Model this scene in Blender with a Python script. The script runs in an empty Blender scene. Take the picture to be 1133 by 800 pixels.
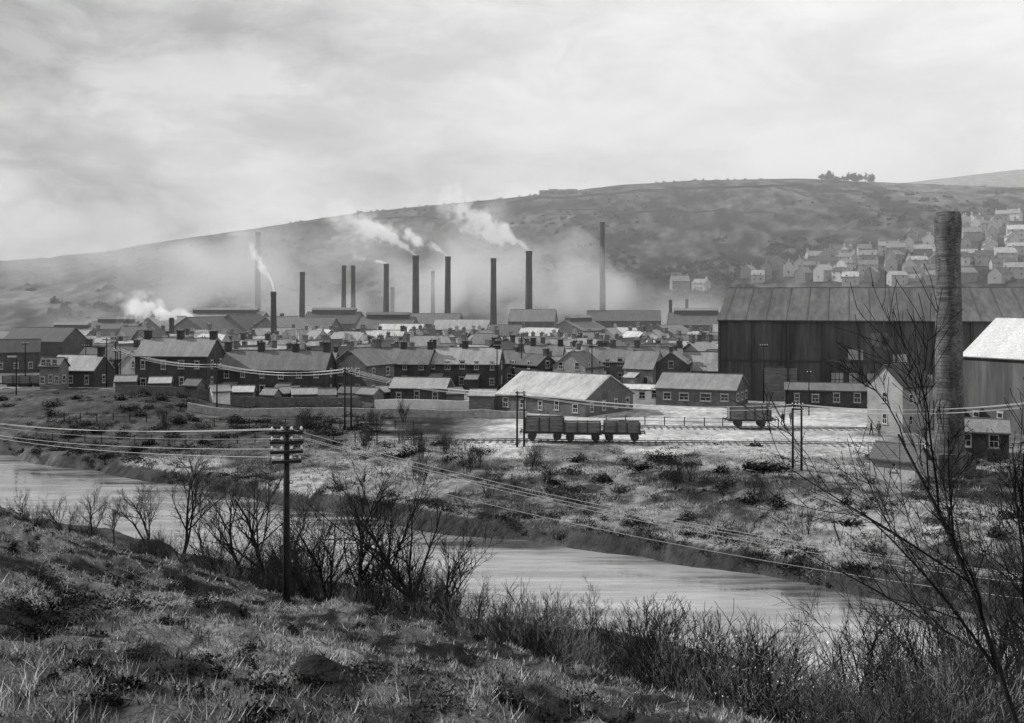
import bpy, math, random
import numpy as np
from mathutils import Vector, Matrix
random.seed(7); rng=np.random.default_rng(7)
scene=bpy.context.scene
CAMZ=16.0; F=1215.0; CX=566.5; HY=330.0
# ------------------------------------------------------------------ helpers
def link(o,parent=None):
    scene.collection.objects.link(o)
    if parent is not None: o.parent=parent
    return o
def empty(name,loc=(0,0,0),rotz=0.0):
    e=bpy.data.objects.new(name,None); e.empty_display_size=0.5
    e.location=loc; e.rotation_euler=(0,0,rotz); return link(e)
def mk(name,v,f,mat=None,parent=None,smooth=False):
    me=bpy.data.meshes.new(name); me.from_pydata([tuple(p) for p in v],[],f)
    if mat:
        for m in (mat if isinstance(mat,list) else [mat]): me.materials.append(m)
    if smooth: me.polygons.foreach_set('use_smooth',[True]*len(me.polygons))
    me.update(); return link(bpy.data.objects.new(name,me),parent)
def fastmesh(name,V,Fa,mat,col=None,smooth=False):
    me=bpy.data.meshes.new(name); V=np.asarray(V,dtype=np.float32); Fa=np.asarray(Fa,dtype=np.int32)
    n,k=Fa.shape
    me.vertices.add(len(V)); me.vertices.foreach_set('co',V.ravel())
    me.loops.add(n*k); me.loops.foreach_set('vertex_index',Fa.ravel())
    me.polygons.add(n); me.polygons.foreach_set('loop_start',np.arange(0,n*k,k,dtype=np.int32))
    if smooth: me.polygons.foreach_set('use_smooth',np.ones(n,dtype=bool))
    me.update(calc_edges=True)
    if col is not None:
        a=me.color_attributes.new('Col','FLOAT_COLOR','POINT')
        c=np.ones((len(V),4),dtype=np.float32); c[:,0]=c[:,1]=c[:,2]=col
        a.data.foreach_set('color',c.ravel())
    me.materials.append(mat)
    return link(bpy.data.objects.new(name,me))
class MB:
    def __init__(s): s.v=[]; s.f=[]
    def box(s,x0,x1,y0,y1,z0,z1):
        b=len(s.v); s.v+=[(x0,y0,z0),(x1,y0,z0),(x1,y1,z0),(x0,y1,z0),(x0,y0,z1),(x1,y0,z1),(x1,y1,z1),(x0,y1,z1)]
        s.f+=[(b,b+3,b+2,b+1),(b+4,b+5,b+6,b+7),(b,b+1,b+5,b+4),(b+1,b+2,b+6,b+5),(b+2,b+3,b+7,b+6),(b+3,b,b+4,b+7)]
    def tube(s,pts,rad,n=6,cap=True):
        b=len(s.v); m=len(pts)
        for i,p in enumerate(pts):
            p=Vector(p); d=(Vector(pts[min(i+1,m-1)])-Vector(pts[max(i-1,0)]))
            if d.length<1e-6: d=Vector((0,0,1))
            d.normalize(); a=d.cross(Vector((0,1,0)) if abs(d.y)<.8 else Vector((1,0,0))).normalized(); c=d.cross(a)
            r=rad[i] if hasattr(rad,'__len__') else rad
            for k in range(n):
                t=2*math.pi*k/n; q=p+a*math.cos(t)*r+c*math.sin(t)*r; s.v.append((q.x,q.y,q.z))
        for i in range(m-1):
            for k in range(n):
                k2=(k+1)%n; s.f.append((b+i*n+k,b+i*n+k2,b+(i+1)*n+k2,b+(i+1)*n+k))
        if cap:
            s.f.append(tuple(b+k for k in range(n))[::-1]); s.f.append(tuple(b+(m-1)*n+k for k in range(n)))
    def obj(s,name,mat,parent=None,smooth=False): return mk(name,s.v,s.f,mat,parent,smooth)
# ------------------------------------------------------------------ materials
def nt(name):
    m=bpy.data.materials.new(name); m.use_nodes=True; t=m.node_tree; b=t.nodes['Principled BSDF']; return m,t,b
def mathn(t,op,a,b=None,clamp=False):
    n=t.nodes.new('ShaderNodeMath'); n.operation=op; n.use_clamp=clamp
    for i,x in enumerate((a,b)):
        if x is None: continue
        if isinstance(x,(int,float)): n.inputs[i].default_value=x
        else: t.links.new(x,n.inputs[i])
    return n.outputs[0]
def noise(t,vec,scale,detail=4,rough=.6):
    n=t.nodes.new('ShaderNodeTexNoise'); n.inputs['Scale'].default_value=scale; n.inputs['Detail'].default_value=detail; n.inputs['Roughness'].default_value=rough
    t.links.new(vec,n.inputs['Vector']); return n.outputs['Fac']
def maprange(t,x,a,b,c,d):
    n=t.nodes.new('ShaderNodeMapRange'); t.links.new(x,n.inputs[0])
    for i,v in enumerate((a,b,c,d)): n.inputs[i+1].default_value=v
    return n.outputs[0]
def gray(t,x):
    cb=t.nodes.new('ShaderNodeCombineColor'); [t.links.new(x,cb.inputs[i]) for i in range(3)]; return cb.outputs[0]
def gmat(name,col,var=.35,scale=1.0,rough=.85,bump=.3,stretch=(1,1,1),attr=False,scale2=None,spec=.3,metal=0,bscale=None,bd=.1):
    m,t,b=nt(name); tc=t.nodes.new('ShaderNodeTexCoord'); mp=t.nodes.new('ShaderNodeMapping'); mp.inputs['Scale'].default_value=stretch
    t.links.new(tc.outputs['Object'],mp.inputs['Vector']); v=mp.outputs[0]
    n1=noise(t,v,scale,5,.65); n2=noise(t,v,scale2 or scale*7,3,.6)
    f=mathn(t,'MULTIPLY',maprange(t,n1,.3,.7,1-var,1+var),maprange(t,n2,.3,.7,1-var*.6,1+var*.6))
    if attr:
        a=t.nodes.new('ShaderNodeAttribute'); a.attribute_name='Col'; c=mathn(t,'MULTIPLY',a.outputs['Fac'],f)
    else: c=mathn(t,'MULTIPLY',f,col)
    t.links.new(gray(t,c),b.inputs['Base Color'])
    b.inputs['Roughness'].default_value=rough; b.inputs['Specular IOR Level'].default_value=spec; b.inputs['Metallic'].default_value=metal
    if bump>0:
        bp=t.nodes.new('ShaderNodeBump'); bp.inputs['Strength'].default_value=bump; bp.inputs['Distance'].default_value=bd
        t.links.new(n2 if bscale is None else noise(t,v,bscale,4,.7),bp.inputs['Height']); t.links.new(bp.outputs[0],b.inputs['Normal'])
    return m
def brickmat(name,c1,c2,mortar,scale,soot=.4,streak=False):
    m,t,b=nt(name); tc=t.nodes.new('ShaderNodeTexCoord'); 
    sp=t.nodes.new('ShaderNodeSeparateXYZ'); t.links.new(tc.outputs['Object'],sp.inputs[0])
    cb=t.nodes.new('ShaderNodeCombineXYZ'); t.links.new(mathn(t,'ADD',sp.outputs[0],sp.outputs[1]),cb.inputs[0]); t.links.new(sp.outputs[2],cb.inputs[1])
    br=t.nodes.new('ShaderNodeTexBrick'); t.links.new(cb.outputs[0],br.inputs['Vector']); br.inputs['Scale'].default_value=scale
    br.inputs['Color1'].default_value=(c1,c1,c1,1); br.inputs['Color2'].default_value=(c2,c2,c2,1); br.inputs['Mortar'].default_value=(mortar,mortar,mortar,1)
    mp=t.nodes.new('ShaderNodeMapping'); mp.inputs['Scale'].default_value=(1,1,.35 if streak else 1); t.links.new(tc.outputs['Object'],mp.inputs[0])
    n1=noise(t,mp.outputs[0],.8 if streak else .5,6,.7)
    mx=t.nodes.new('ShaderNodeMixRGB'); mx.blend_type='MULTIPLY'; mx.inputs[0].default_value=1
    t.links.new(br.outputs[0],mx.inputs[1]); t.links.new(gray(t,maprange(t,n1,.32,.68,1-soot,1+soot)),mx.inputs[2]); t.links.new(mx.outputs[0],b.inputs['Base Color']); b.inputs['Roughness'].default_value=.9; b.inputs['Specular IOR Level'].default_value=.2
    return m
M_ground=gmat('ground',1,.5,.09,1,.8,attr=True,scale2=1.3,spec=.05,bscale=2.5,bd=.25)
M_grass=gmat('grass',1,.25,.4,1,0,attr=True,spec=.05)
M_scrub=gmat('scrub',1,.2,.4,1,0,attr=True,spec=.05)
M_bark=gmat('bark',.025,.4,3,.95,.3,spec=.1)
M_twig=gmat('twig',.035,.4,2,.95,0,spec=.1)
M_twigl=gmat('twig_light',.16,.5,2,.95,0,spec=.1)
M_bloss=gmat('blossom',.7,.2,2,.8,0)
M_brickD=brickmat('brick_dark',.04,.07,.085,2.2)
M_brickM=brickmat('brick_mid',.09,.13,.15,2.2)
M_brickL=brickmat('brick_light',.26,.34,.3,2.2,.25)
M_stack=brickmat('brick_chimney',.04,.12,.10,2.0,.65,True)
M_stackf=gmat('brick_chimney_sooted',.045,.4,.12,.9,.2,spec=.1)
M_white=gmat('whitewash',.65,.2,.5,.8,.1)
M_cream=gmat('render_pale',.36,.3,.5,.85,.1)
M_frame=gmat('painted_frame',.5,.35,1.5,.6,0)
M_sill=gmat('stone_sill',.3,.3,3,.8,0)
M_glass=gmat('window_glass',.03,.3,1,.15,0,spec=.6)
def roofmat(n,c,var=.3):
    m,t,b=nt(n); tc=t.nodes.new('ShaderNodeTexCoord'); v=tc.outputs['Object']
    w=t.nodes.new('ShaderNodeTexWave'); w.bands_direction='Y'; w.inputs['Scale'].default_value=1.3; w.inputs['Distortion'].default_value=.4; t.links.new(v,w.inputs[0])
    mp=t.nodes.new('ShaderNodeMapping'); mp.inputs['Scale'].default_value=(1,.35,.35); t.links.new(v,mp.inputs[0])
    f=mathn(t,'MULTIPLY',maprange(t,noise(t,mp.outputs[0],.7,6,.7),.3,.7,1-var,1+var),maprange(t,w.outputs['Fac'],0,1,.86,1.08))
    f=mathn(t,'MULTIPLY',mathn(t,'MULTIPLY',f,maprange(t,noise(t,v,5,3),.3,.7,.75,1.25)),c)
    oi=t.nodes.new('ShaderNodeObjectInfo'); f=mathn(t,'MULTIPLY',f,maprange(t,oi.outputs['Random'],0,1,.65,1.5))
    t.links.new(gray(t,f),b.inputs['Base Color']); b.inputs['Roughness'].default_value=.7; b.inputs['Specular IOR Level'].default_value=.35
    return m
M_roofs=[roofmat('slate_dark',.08),roofmat('slate_mid',.15),roofmat('slate_grey',.22),roofmat('slate_pale',.34)]
M_rooflight=roofmat('roof_light',.38,.35); M_roofwhite=roofmat('roof_white',.4,.15)
M_corr=gmat('corrugated_wall',.085,.5,.25,.7,.25,stretch=(1,1,.12),scale2=1.6)
M_corroof=gmat('corrugated_roof',.09,.4,.15,.7,.2,stretch=(1,.2,.2),scale2=1.2)
M_wood=gmat('creosoted_wood',.025,.4,3,.9,.1,spec=.15)
M_woodg=gmat('weathered_planks',.17,.5,2,.9,.2,stretch=(.4,1,3))
M_iron=gmat('iron',.05,.4,4,.6,.1,spec=.4)
M_wire=gmat('wire_bright',.45,.1,1,.5,0)
M_ins=gmat('porcelain',.75,.05,1,.3,0)
M_stone=gmat('dry_stone',.13,.4,1.5,.95,.4)
M_stonel=gmat('wall_stone_pale',.35,.35,1.5,.95,.4)
M_coal=gmat('coal',.03,.5,3,.8,.6)
M_cloth=gmat('dark_cloth',.03,.3,4,.95,.1); M_cloth2=gmat('grey_cloth',.07,.3,4,.95,.1); M_skin=gmat('skin',.4,.08,4,.6,0); M_hair=gmat('hair',.03,.2,8,.8,0)
# ------------------------------------------------------------------ noise / terrain
def vn(x,y,seed):
    x=np.asarray(x,float); y=np.asarray(y,float)
    xi=np.floor(x).astype(np.int64); yi=np.floor(y).astype(np.int64); fx=x-xi; fy=y-yi
    fx=fx*fx*(3-2*fx); fy=fy*fy*(3-2*fy)
    def h(a,b):
        k=(a*374761393+b*668265263+seed*974634777)&0xffffffff
        k=((k^(k>>13))*1274126177)&0xffffffff; k=k^(k>>16); return (k&0xffff)/65535.0
    return (h(xi,yi)*(1-fx)+h(xi+1,yi)*fx)*(1-fy)+(h(xi,yi+1)*(1-fx)+h(xi+1,yi+1)*fx)*fy
def fbm(x,y,seed,o=4):
    s=0;a=.5;tot=0
    x0=np.asarray(x,float); y0=np.asarray(y,float); x=x0*.8+y0*.6; y=y0*.8-x0*.6
    for i in range(o): s=s+a*vn(x*2**i+i*17.3,y*2**i-i*9.1,seed+i); tot+=a; a*=.55
    return s/tot
def smooth_curve(xs,ys,width=5):
    g=np.arange(-3000,3000,1.0); v=np.interp(g,xs,ys); k=np.hanning(2*width+3); k/=k.sum()
    vp=np.pad(v,width+1,mode='edge'); return g,np.convolve(vp,k,'valid')
RX,RY=smooth_curve([-3000,-200,-110,-59,-29,-2,9,20,35,60,100,200,3000],[700,205,158,119,95.5,75.5,69.5,60.5,47,30,8,-25,-400],8)
KX,KY=smooth_curve([-3000,-100,-60,-28,-10.7,-3.2,1,5.3,12,20,40,3000],[400,90,73,61,53,45,36,23,14,8,-5,-300],3)
HX,HZ=smooth_curve([-3000,-900,-502,-380,-240,-150,-80,-5,50,103,175,285,340,400,520,900,3000],[20,35,50,64,88,102,109,116,122.5,129,133.5,136,133,129,126,110,90],18)
def sst(a,b,x):
    t=np.clip((x-a)/(b-a),0,1); return t*t*(3-2*t)
def softplus(x,k=1.5): return np.where(x>20,x,np.log1p(np.exp(np.minimum(x,20)*k))/k)
def rd(x,y): return (y-np.interp(x,RX,RY))*.78
def kd(x,y): return (y-np.interp(x,KX,KY))*.65
def parts(x,y):
    near=14.3-.272*y-.154*x+.12*softplus(-x-11)-.5*softplus(kd(x,y))
    near=near+(fbm(x*.22,y*.22,3)-.5)*1.3+(fbm(x*.9,y*.9,5,3)-.5)*.7
    d=rd(x,y)+(fbm(x*.12,y*.12,8,3)-.5)*4
    far=-4.2+sst(7.4,10.4,d)*2.6+sst(10.5,30,d)*1.6
    nr=-4.2+sst(7.5,10.5,-d)*2.2
    fl=np.where(d>0,far,nr)+(fbm(x*.3,y*.3,11,4)-.5)*1.0*sst(7.5,11,abs(d))*(1-sst(108,130,y))
    return near,fl,d
def terr(x,y):
    x=np.asarray(x,float); y=np.asarray(y,float)
    near,fl,d=parts(x,y)
    k=.9; m=np.maximum(near,fl); z=m+np.log(np.exp((near-m)/k)+np.exp((fl-m)/k))*k
    y0=np.interp(x,[-500,0,150,260,400],[520,520,470,360,330])
    R=np.interp(x,HX,HZ)
    t=np.clip((y-y0)/(1100-y0),0,1); s=.45*t+.55*t*t*(3-2*t)
    hill=R*s+(fbm(x/110,y/160,21,5)-.5)*26*t*(1-t)*2+(fbm(x/18,y/18,31,3)-.5)*4.5*np.minimum(t*8,1)*np.clip((1.02-t)*4,.2,1)
    hill=hill-np.maximum(y-1100,0)*.05
    R2=np.interp(x,[-3000,450,560,662,863,1500,3000],[0,60,175,213,237,250,200])
    g=np.exp(-((y-1900)/330.)**2)
    hill=np.maximum(hill,R2*g)
    emb=1.6*sst(-38,-50,x)*sst(128,150,y)*(1-sst(178,190,y))
    return z+hill+emb
YS=np.geomspace(7,2400,5000)
def ground(px,py):
    xs=(px-CX)/F*YS; zr=CAMZ-(py-HY)/F*YS; zt=terr(xs,YS)
    if not (zt>zr).any(): return (px-CX)/F*1098,1098.0,float(terr(np.array([(px-CX)/F*1098]),np.array([1098.]))[0])
    i=np.argmax(zt>zr); return xs[i],YS[i],float(zt[i])
def tz(x,y): return float(terr(np.array([x]),np.array([y]))[0])
rows=np.concatenate([np.arange(-60,4,3.0),np.geomspace(4.5,52,230),np.arange(52.3,128,.33),np.geomspace(128.5,2600,380)])
U=np.linspace(-1,1,720)
XX=U[None,:]*(20+.72*np.maximum(rows,0))[:,None]; YY=np.repeat(rows[:,None],len(U),1)
ZZ=terr(XX,YY)
def gcol(x,y,z):
    near,fl,d=parts(x,y)
    n1=fbm(x*.5,y*.5,41,4); n2=fbm(x*.08,y*.08,43,4); n3=fbm(x*1.7,y*1.7,44,3); n4=fbm(x*4,y*4,47,2)
    hillside=(.10+.09*(n1-.5)*2)*(.4+1.2*n4); hillside=hillside*(1-.78*(1-sst(.44,.52,n1*.5+n3*.5)))
    c=np.where(near>fl+.3,hillside,.06)
    farb=.20+.26*(n2-.5); farb=farb*(1-.72*(1-sst(.42,.53,n1*.5+n2*.5)))
    farb=farb*(.4+1.2*n3)
    c=np.where(d>9,farb,c)
    bank=(d>5)&(d<10.2); c=np.where(bank,.03+.05*n3,c)
    sand=sst(.40,.5,n2)*(d>9.8)*(d<18)*(x<-18); c=c*(1-sand)+.34*sand*(.6+.8*n3)
    e=(1-sst(-24,-14,x))*sst(114,120,y-6*n2)*(1-sst(168,174,y)); c=c*(1-e)+(.03+.08*n1*n3*2)*e
    yard=(sst(.30,.42,n2)*.24+.16)*(.5+1.0*n3)
    ym=sst(108,116,y-16*(n2-.5))*(1-sst(176,180,y))*sst(-9,-4,x); c=c*(1-ym)+yard*ym
    tr=np.exp(-((y-(104+.03*x)-5*(n2-.5))/1.0)**2)*sst(-4,4,x)*.8; c=c*(1-tr)+.38*tr
    tr=np.exp(-((y-(143-.03*x)-8*(n2-.5))/2.2)**2)*sst(-4,4,x)*.8; c=c*(1-tr)+.45*tr
    c=np.where((y>=178)&(y<520),.16+.16*(n1-.5)+.1*(n3-.5),c)
    c=np.where((abs(y-(151-.05*x))<2.6)&(x>-45)&(x<2),.36,c)
    y0=np.interp(x,[-500,0,150,260,400],[520,520,470,360,330])
    t=np.clip((y-y0)/(1100-y0),0,1)
    h1=fbm(x/60,y/110,61,5); h2=fbm(x/9,y/26,63,4); h3=fbm(x/3.5,y/12,67,3)
    hc=.052+.12*(h1-.5)+.06*(h2-.5); hc=hc*(1-.75*(1-sst(.45,.51,h1*.4+h2*.6)))*np.clip(-.2+2.5*h3,.08,3)
    hc=hc*(1+.9*sst(100,330,x)*sst(.5,.8,t)); hc=np.clip(hc,.006,.4)
    patch=np.exp(-((x+290)/40)**2-((y-660)/45)**2)*.12
    hc=hc+patch
    hc=np.where((t>.9)&(t<1),hc*.65,hc)
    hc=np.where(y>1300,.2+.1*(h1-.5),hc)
    return np.clip(np.where(y>y0,hc,c),.006,.6)
CC=gcol(XX,YY,ZZ)
nr_,nc_=XX.shape
idx=np.arange(nr_*nc_).reshape(nr_,nc_)
FA=np.stack([idx[:-1,:-1],idx[:-1,1:],idx[1:,1:],idx[1:,:-1]],-1).reshape(-1,4)
fastmesh('ground',np.stack([XX,YY,ZZ],-1).reshape(-1,3),FA,M_ground,CC.ravel(),True)
# ------------------------------------------------------------------ river
m,t,b=nt('river_water'); tc=t.nodes.new('ShaderNodeTexCoord')
b.inputs['IOR'].default_value=2.4; b.inputs['Specular IOR Level'].default_value=.7
mp=t.nodes.new('ShaderNodeMapping'); mp.inputs['Scale'].default_value=(.45,1,1); mp.inputs['Rotation'].default_value=(0,0,.67); t.links.new(tc.outputs['Object'],mp.inputs[0])
bp=t.nodes.new('ShaderNodeBump'); bp.inputs['Distance'].default_value=.05
mp2=t.nodes.new('ShaderNodeMapping'); mp2.inputs['Scale'].default_value=(.16,1,1); mp2.inputs['Rotation'].default_value=(0,0,.67); t.links.new(tc.outputs['Object'],mp2.inputs[0])
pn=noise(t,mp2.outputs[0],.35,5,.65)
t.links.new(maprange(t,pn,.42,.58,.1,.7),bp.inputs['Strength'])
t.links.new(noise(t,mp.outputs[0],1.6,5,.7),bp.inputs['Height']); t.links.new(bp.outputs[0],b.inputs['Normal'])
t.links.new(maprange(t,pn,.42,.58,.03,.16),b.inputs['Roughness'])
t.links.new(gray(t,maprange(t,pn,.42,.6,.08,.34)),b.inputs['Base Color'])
xs=np.arange(-190,190,3.0); rv=[];rf=[]
for i,x in enumerate(xs):
    y=float(np.interp(x,RX,RY)); rv+=[(x-8,y-12,-3.0),(x+8,y+12,-3.0)]
    if i: a=2*i; rf.append((a-2,a,a+1,a-1))
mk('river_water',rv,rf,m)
# ------------------------------------------------------------------ grass
def tris(name,P,ht,wd,lean,col,mat):
    n=len(P); a=rng.uniform(0,2*np.pi,n); la=rng.uniform(0,2*np.pi,n)
    dx=np.stack([np.cos(a)*wd,np.sin(a)*wd,np.zeros(n)],1)
    top=P+np.stack([np.cos(la)*lean,np.sin(la)*lean,ht],1)
    V=np.stack([P-dx,P+dx,top],1).reshape(-1,3)
    return fastmesh(name,V,np.arange(3*n).reshape(-1,3),mat,np.repeat(col,3))
N=460000
yy=6.5+58*rng.random(N)**1.35; xx=(rng.uniform(-1,1,N))*(.52*yy+1)
keep=(kd(xx,yy)<5); xx=xx[keep];yy=yy[keep]
g=fbm(xx*.5,yy*.5,41,4)*.5+fbm(xx*1.7,yy*1.7,44,3)*.5; g2=fbm(xx*3.2,yy*3.2,49,2)
keep=rng.random(len(xx))<np.clip((g-.36)*5,.08,1)*np.clip((g2-.25)*2.8,.1,1); xx=xx[keep];yy=yy[keep];g=g[keep];g2=g2[keep]
zz=terr(xx,yy)-.02
ht=(.04+.14*rng.random(len(xx))**2)*(.2+1.6*g2); 
col=np.clip((.07+.46*rng.random(len(xx))**2.1)*(1-.8*(1-sst(.44,.53,g)))*(.1+1.7*g2),.012,.58)
tris('grass',np.stack([xx,yy,zz],1),ht,.005+.00045*yy,ht*.9*rng.random(len(xx))+.03,col,M_grass)
N=110000; yy=rng.uniform(60,125,N); xx=rng.uniform(-.5,.52,N)*yy; d=rd(xx,yy)
keep=(d>10)&(fbm(xx*.5,yy*.5,71,3)>.42)&~((yy>110)&(xx>-5)&(rng.random(N)>.15)); xx=xx[keep];yy=yy[keep]
g=fbm(xx*.35,yy*.35,72,3)
tris('meadow_grass',np.stack([xx,yy,terr(xx,yy)-.02],1),.12+.25*rng.random(len(xx)),.035,.1+.1*rng.random(len(xx)),np.clip(np.where(g<.47,.05,.25)*(.4+1.2*rng.random(len(xx))),.02,.6),M_grass)
def clumps(name,C,per,size,col,mat=None,flat=.6):
    P=[];K=[];S=[]
    for (x,y,z,rx,rz,sh) in C:
        n=int(per*max(.3,rx*rx)); u=rng.normal(size=(n,3)); u/=np.linalg.norm(u,axis=1)[:,None]; r=rng.random(n)**.45
        lump=1+.35*np.sin(u[:,0]*4+x)+.25*np.sin(u[:,1]*5+y)
        p=u*(r*lump)[:,None]*np.array([rx,rx,rz]); p[:,2]=abs(p[:,2])
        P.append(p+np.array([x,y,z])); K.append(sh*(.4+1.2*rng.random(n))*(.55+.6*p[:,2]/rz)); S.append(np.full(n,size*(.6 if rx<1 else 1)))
    P=np.concatenate(P);K=np.clip(np.concatenate(K),.008,.6);S=np.concatenate(S); n=len(P)
    a=rng.normal(size=(n,3));a/=np.linalg.norm(a,axis=1)[:,None]; b2=rng.normal(size=(n,3)); b2-=a*(a*b2).sum(1)[:,None]; b2/=np.linalg.norm(b2,axis=1)[:,None]
    s=(S*(.5+rng.random(n)))[:,None]
    V=np.stack([P-a*s*.5,P+a*s*.5,P+b2*s*1.3],1).reshape(-1,3)
    return fastmesh(name,V,np.arange(3*n).reshape(-1,3),mat or M_scrub,np.repeat(K,3))
C=[]
for i in range(950):
    y=random.uniform(66,124); x=random.uniform(-.48,.5)*y; d=float(rd(x,y))
    if d<10 : continue
    if fbm(x*.06,y*.06,81,2)<.41: continue
    if y>110 and x>-2 and random.random()<.85: continue
    r=random.uniform(.25,1.1); C.append((x,y,tz(x,y)-.1,r,r*random.uniform(.4,.9),random.choice([.02,.03,.05,.10])))
for i in range(300):
    x=random.uniform(-60,32); s=random.choice([1,1,-1]); y=float(np.interp(x,RX,RY))+s*(random.uniform(9.6,12.5))/.78
    r=random.uniform(.3,.85); C.append((x,y,tz(x,y)-.1,r,r*.7,random.choice([.02,.03,.05])))
for i in range(260):
    y=random.uniform(120,168); x=random.uniform(-.47*y,-16); r=random.uniform(.4,1.3)
    C.append((x,y,tz(x,y)-.1,r,r*random.uniform(.4,.8),random.choice([.02,.03,.05,.1])))
for px,py,r in [(745,512,2.2),(725,508,1.6),(765,515,1.5),(590,515,1),(470,500,1.3),(420,480,1.5),(410,470,1.2),(500,508,1.5),(950,560,1.4),(1060,575,1.6),(640,545,1.2),(440,505,1.6),(540,500,1.4),(330,495,1.5),(240,495,1.2),(180,470,2),(90,480,1.8),(60,470,1.5),(270,480,1.6),(705,510,1.4),(735,516,1.6)]:
    x,y,z=ground(px,py)
    for k in range(4):
        q=r*random.uniform(.4,.7); xa=x+random.uniform(-r,r); ya=y+random.uniform(-r,r); C.append((xa,ya,tz(xa,ya)-.1,q,q*.75,random.choice([.02,.035])))
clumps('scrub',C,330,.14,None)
C=[]
for px,py,r in [(115,672,1.0),(85,665,.7),(205,655,.75),(248,668,.7),(565,775,.3),(640,790,.3),(330,700,.3),(45,640,.5),(140,650,.7),(60,680,.6),(110,640,.5),(180,690,.4),(30,700,.4),(270,640,.5),(400,740,.25),(240,740,.25),(90,740,.3)]:
    x,y,z=ground(px,py)
    for k in range(5): q=r*random.uniform(.4,.75); xa=x+random.uniform(-r,r); ya=y+random.uniform(-r,r)*.7; C.append((xa,ya,tz(xa,ya)-.1,q,q*random.uniform(.6,1.1),random.choice([.012,.02])))
for i in range(480):
    y=random.uniform(9,60); x=random.uniform(-.47,.2)*y
    if kd(x,y)>3 or fbm(x*.2,y*.2,91,2)<.43: continue
    r=random.uniform(.08,.36); C.append((x,y,tz(x,y)-.05,r,r*.7,random.choice([.015,.02,.04,.10])))
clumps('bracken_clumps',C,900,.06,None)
# ------------------------------------------------------------------ bare trees
def grow(seed,H,trunks,levels,spread,r0,kids,wig=.18,lenf=.62,mat=(M_bark,M_twig)):
    R=random.Random(seed); A=MB(); B=MB()
    def branch(p,d,L,r,lv):
        n=5 if lv<2 else (4 if lv<3 else 3); pts=[p.copy()]; rad=[r]; q=p.copy(); dd=d.copy()
        for i in range(n):
            dd=(dd+Vector((R.uniform(-wig,wig),R.uniform(-wig,wig),R.uniform(-wig*.4,wig*.9)))).normalized()
            q=q+dd*(L/n); pts.append(q.copy()); rad.append(max(.007,r*(1-.72*(i+1)/n)))
        (A if lv<2 else B).tube(pts,rad,5 if lv==0 else 3,False)
        if lv>=levels: return
        k=kids[min(lv,len(kids)-1)]
        for j in range(k):
            f=R.uniform(.22 if lv else .25,1.0); fi=f*n; a=int(min(fi,n-1)); pp=pts[a].lerp(pts[a+1],fi-a)
            t=(pts[a+1]-pts[a]).normalized(); ax=t.orthogonal().normalized(); ax=Matrix.Rotation(R.uniform(0,6.283),3,t)@ax
            ang=R.uniform(.35,.95)*spread; nd=(t*math.cos(ang)+ax*math.sin(ang)); nd.z+=.12; nd.normalize()
            branch(pp,nd,L*lenf*R.uniform(.55,1.1)*(1.15-.45*f),max(.009,rad[a]*.6),lv+1)
    for k in range(trunks):
        a=R.uniform(0,6.283); s=0 if trunks==1 else R.uniform(.05,.55)*spread
        d=Vector((math.cos(a)*s,math.sin(a)*s,1)).normalized(); branch(Vector((math.cos(a)*.1*min(trunks,3),math.sin(a)*.1*min(trunks,3),-.2)),d,H*R.uniform(.6,.75 if trunks==1 else .95),r0*R.uniform(.6,1),0)
    ta=bpy.data.meshes.new('limbs'); ta.from_pydata(A.v,[],A.f); ta.materials.append(mat[0])
    tb=bpy.data.meshes.new('twigs'); tb.from_pydata(B.v,[],B.f); tb.materials.append(mat[1])
    return ta,tb
T_tree=[grow(s,1*6.5,tr,3,1.0,.13,(10,7,5),wig=.24) for s,tr in ((1,1),(2,2),(3,1),(4,3),(5,2),(6,1))]
T_shr=[grow(20+s,3.2,11,2,.8,.035,(7,5),wig=.25) for s in range(4)]
T_shl=[grow(30+s,2.8,12,2,.7,.022,(6,4),wig=.22,mat=(M_twig,M_twigl)) for s in range(3)]
def plant(name,T,x,y,s,sz=1,rz=None):
    e=empty(name,(x,y,tz(x,y)),random.uniform(0,6.28) if rz is None else rz); e.scale=(s,s,s*sz)
    for n,me in zip(('limbs','twigs'),T): link(bpy.data.objects.new(n,me),e)
    return e
tl=[(30,84,3.4),(75,82,3.4),(125,80,4),(165,80,4.6),(200,78,6.3),(230,80,5.2),(270,64,7.5),(295,66,8),(335,64,5.5),(360,61,7.2),(385,60,7),(415,60,6),(455,58,5.4),(490,55,8.6),(525,56,4.5),(600,50,4.0),(650,50,3.8),(700,46,4.6),(745,44,5.6),(800,42,5.8),(850,41,7.0),(885,37,5.6),(930,38,6.2),(975,36,7.0),(1010,34,6.6),(1050,32,7.2),(1085,30,7.5),(1115,35,9),(780,36,4.6),(1030,42,7),(1120,45,9),(100,84,3.6)]
for i,(px,Y,H) in enumerate(tl):
    plant('bare_tree',T_tree[i%6],(px-CX)/F*Y,Y,H/6.0)
for i in range(175):
    px=random.uniform(10,330) if i<50 else random.uniform(230,1125)
    ysr=np.arange(10,100,.5); kk=kd((px-CX)/F*ysr,ysr); rr=rd((px-CX)/F*ysr,ysr)
    ok=ysr[(kk>2)&(rr<-11.5)]
    if len(ok)==0: continue
    Y=float(ok[0]+(ok[-1]-ok[0])*(random.random()**1.3)); X=(px-CX)/F*Y
    if 500<px<760 and Y>52: continue
    plant('bare_shrub',random.choice(T_shr+T_shr+T_shl+T_shl),X,Y,random.uniform(.6,1.2)*(.6 if i<50 else 1))
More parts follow.
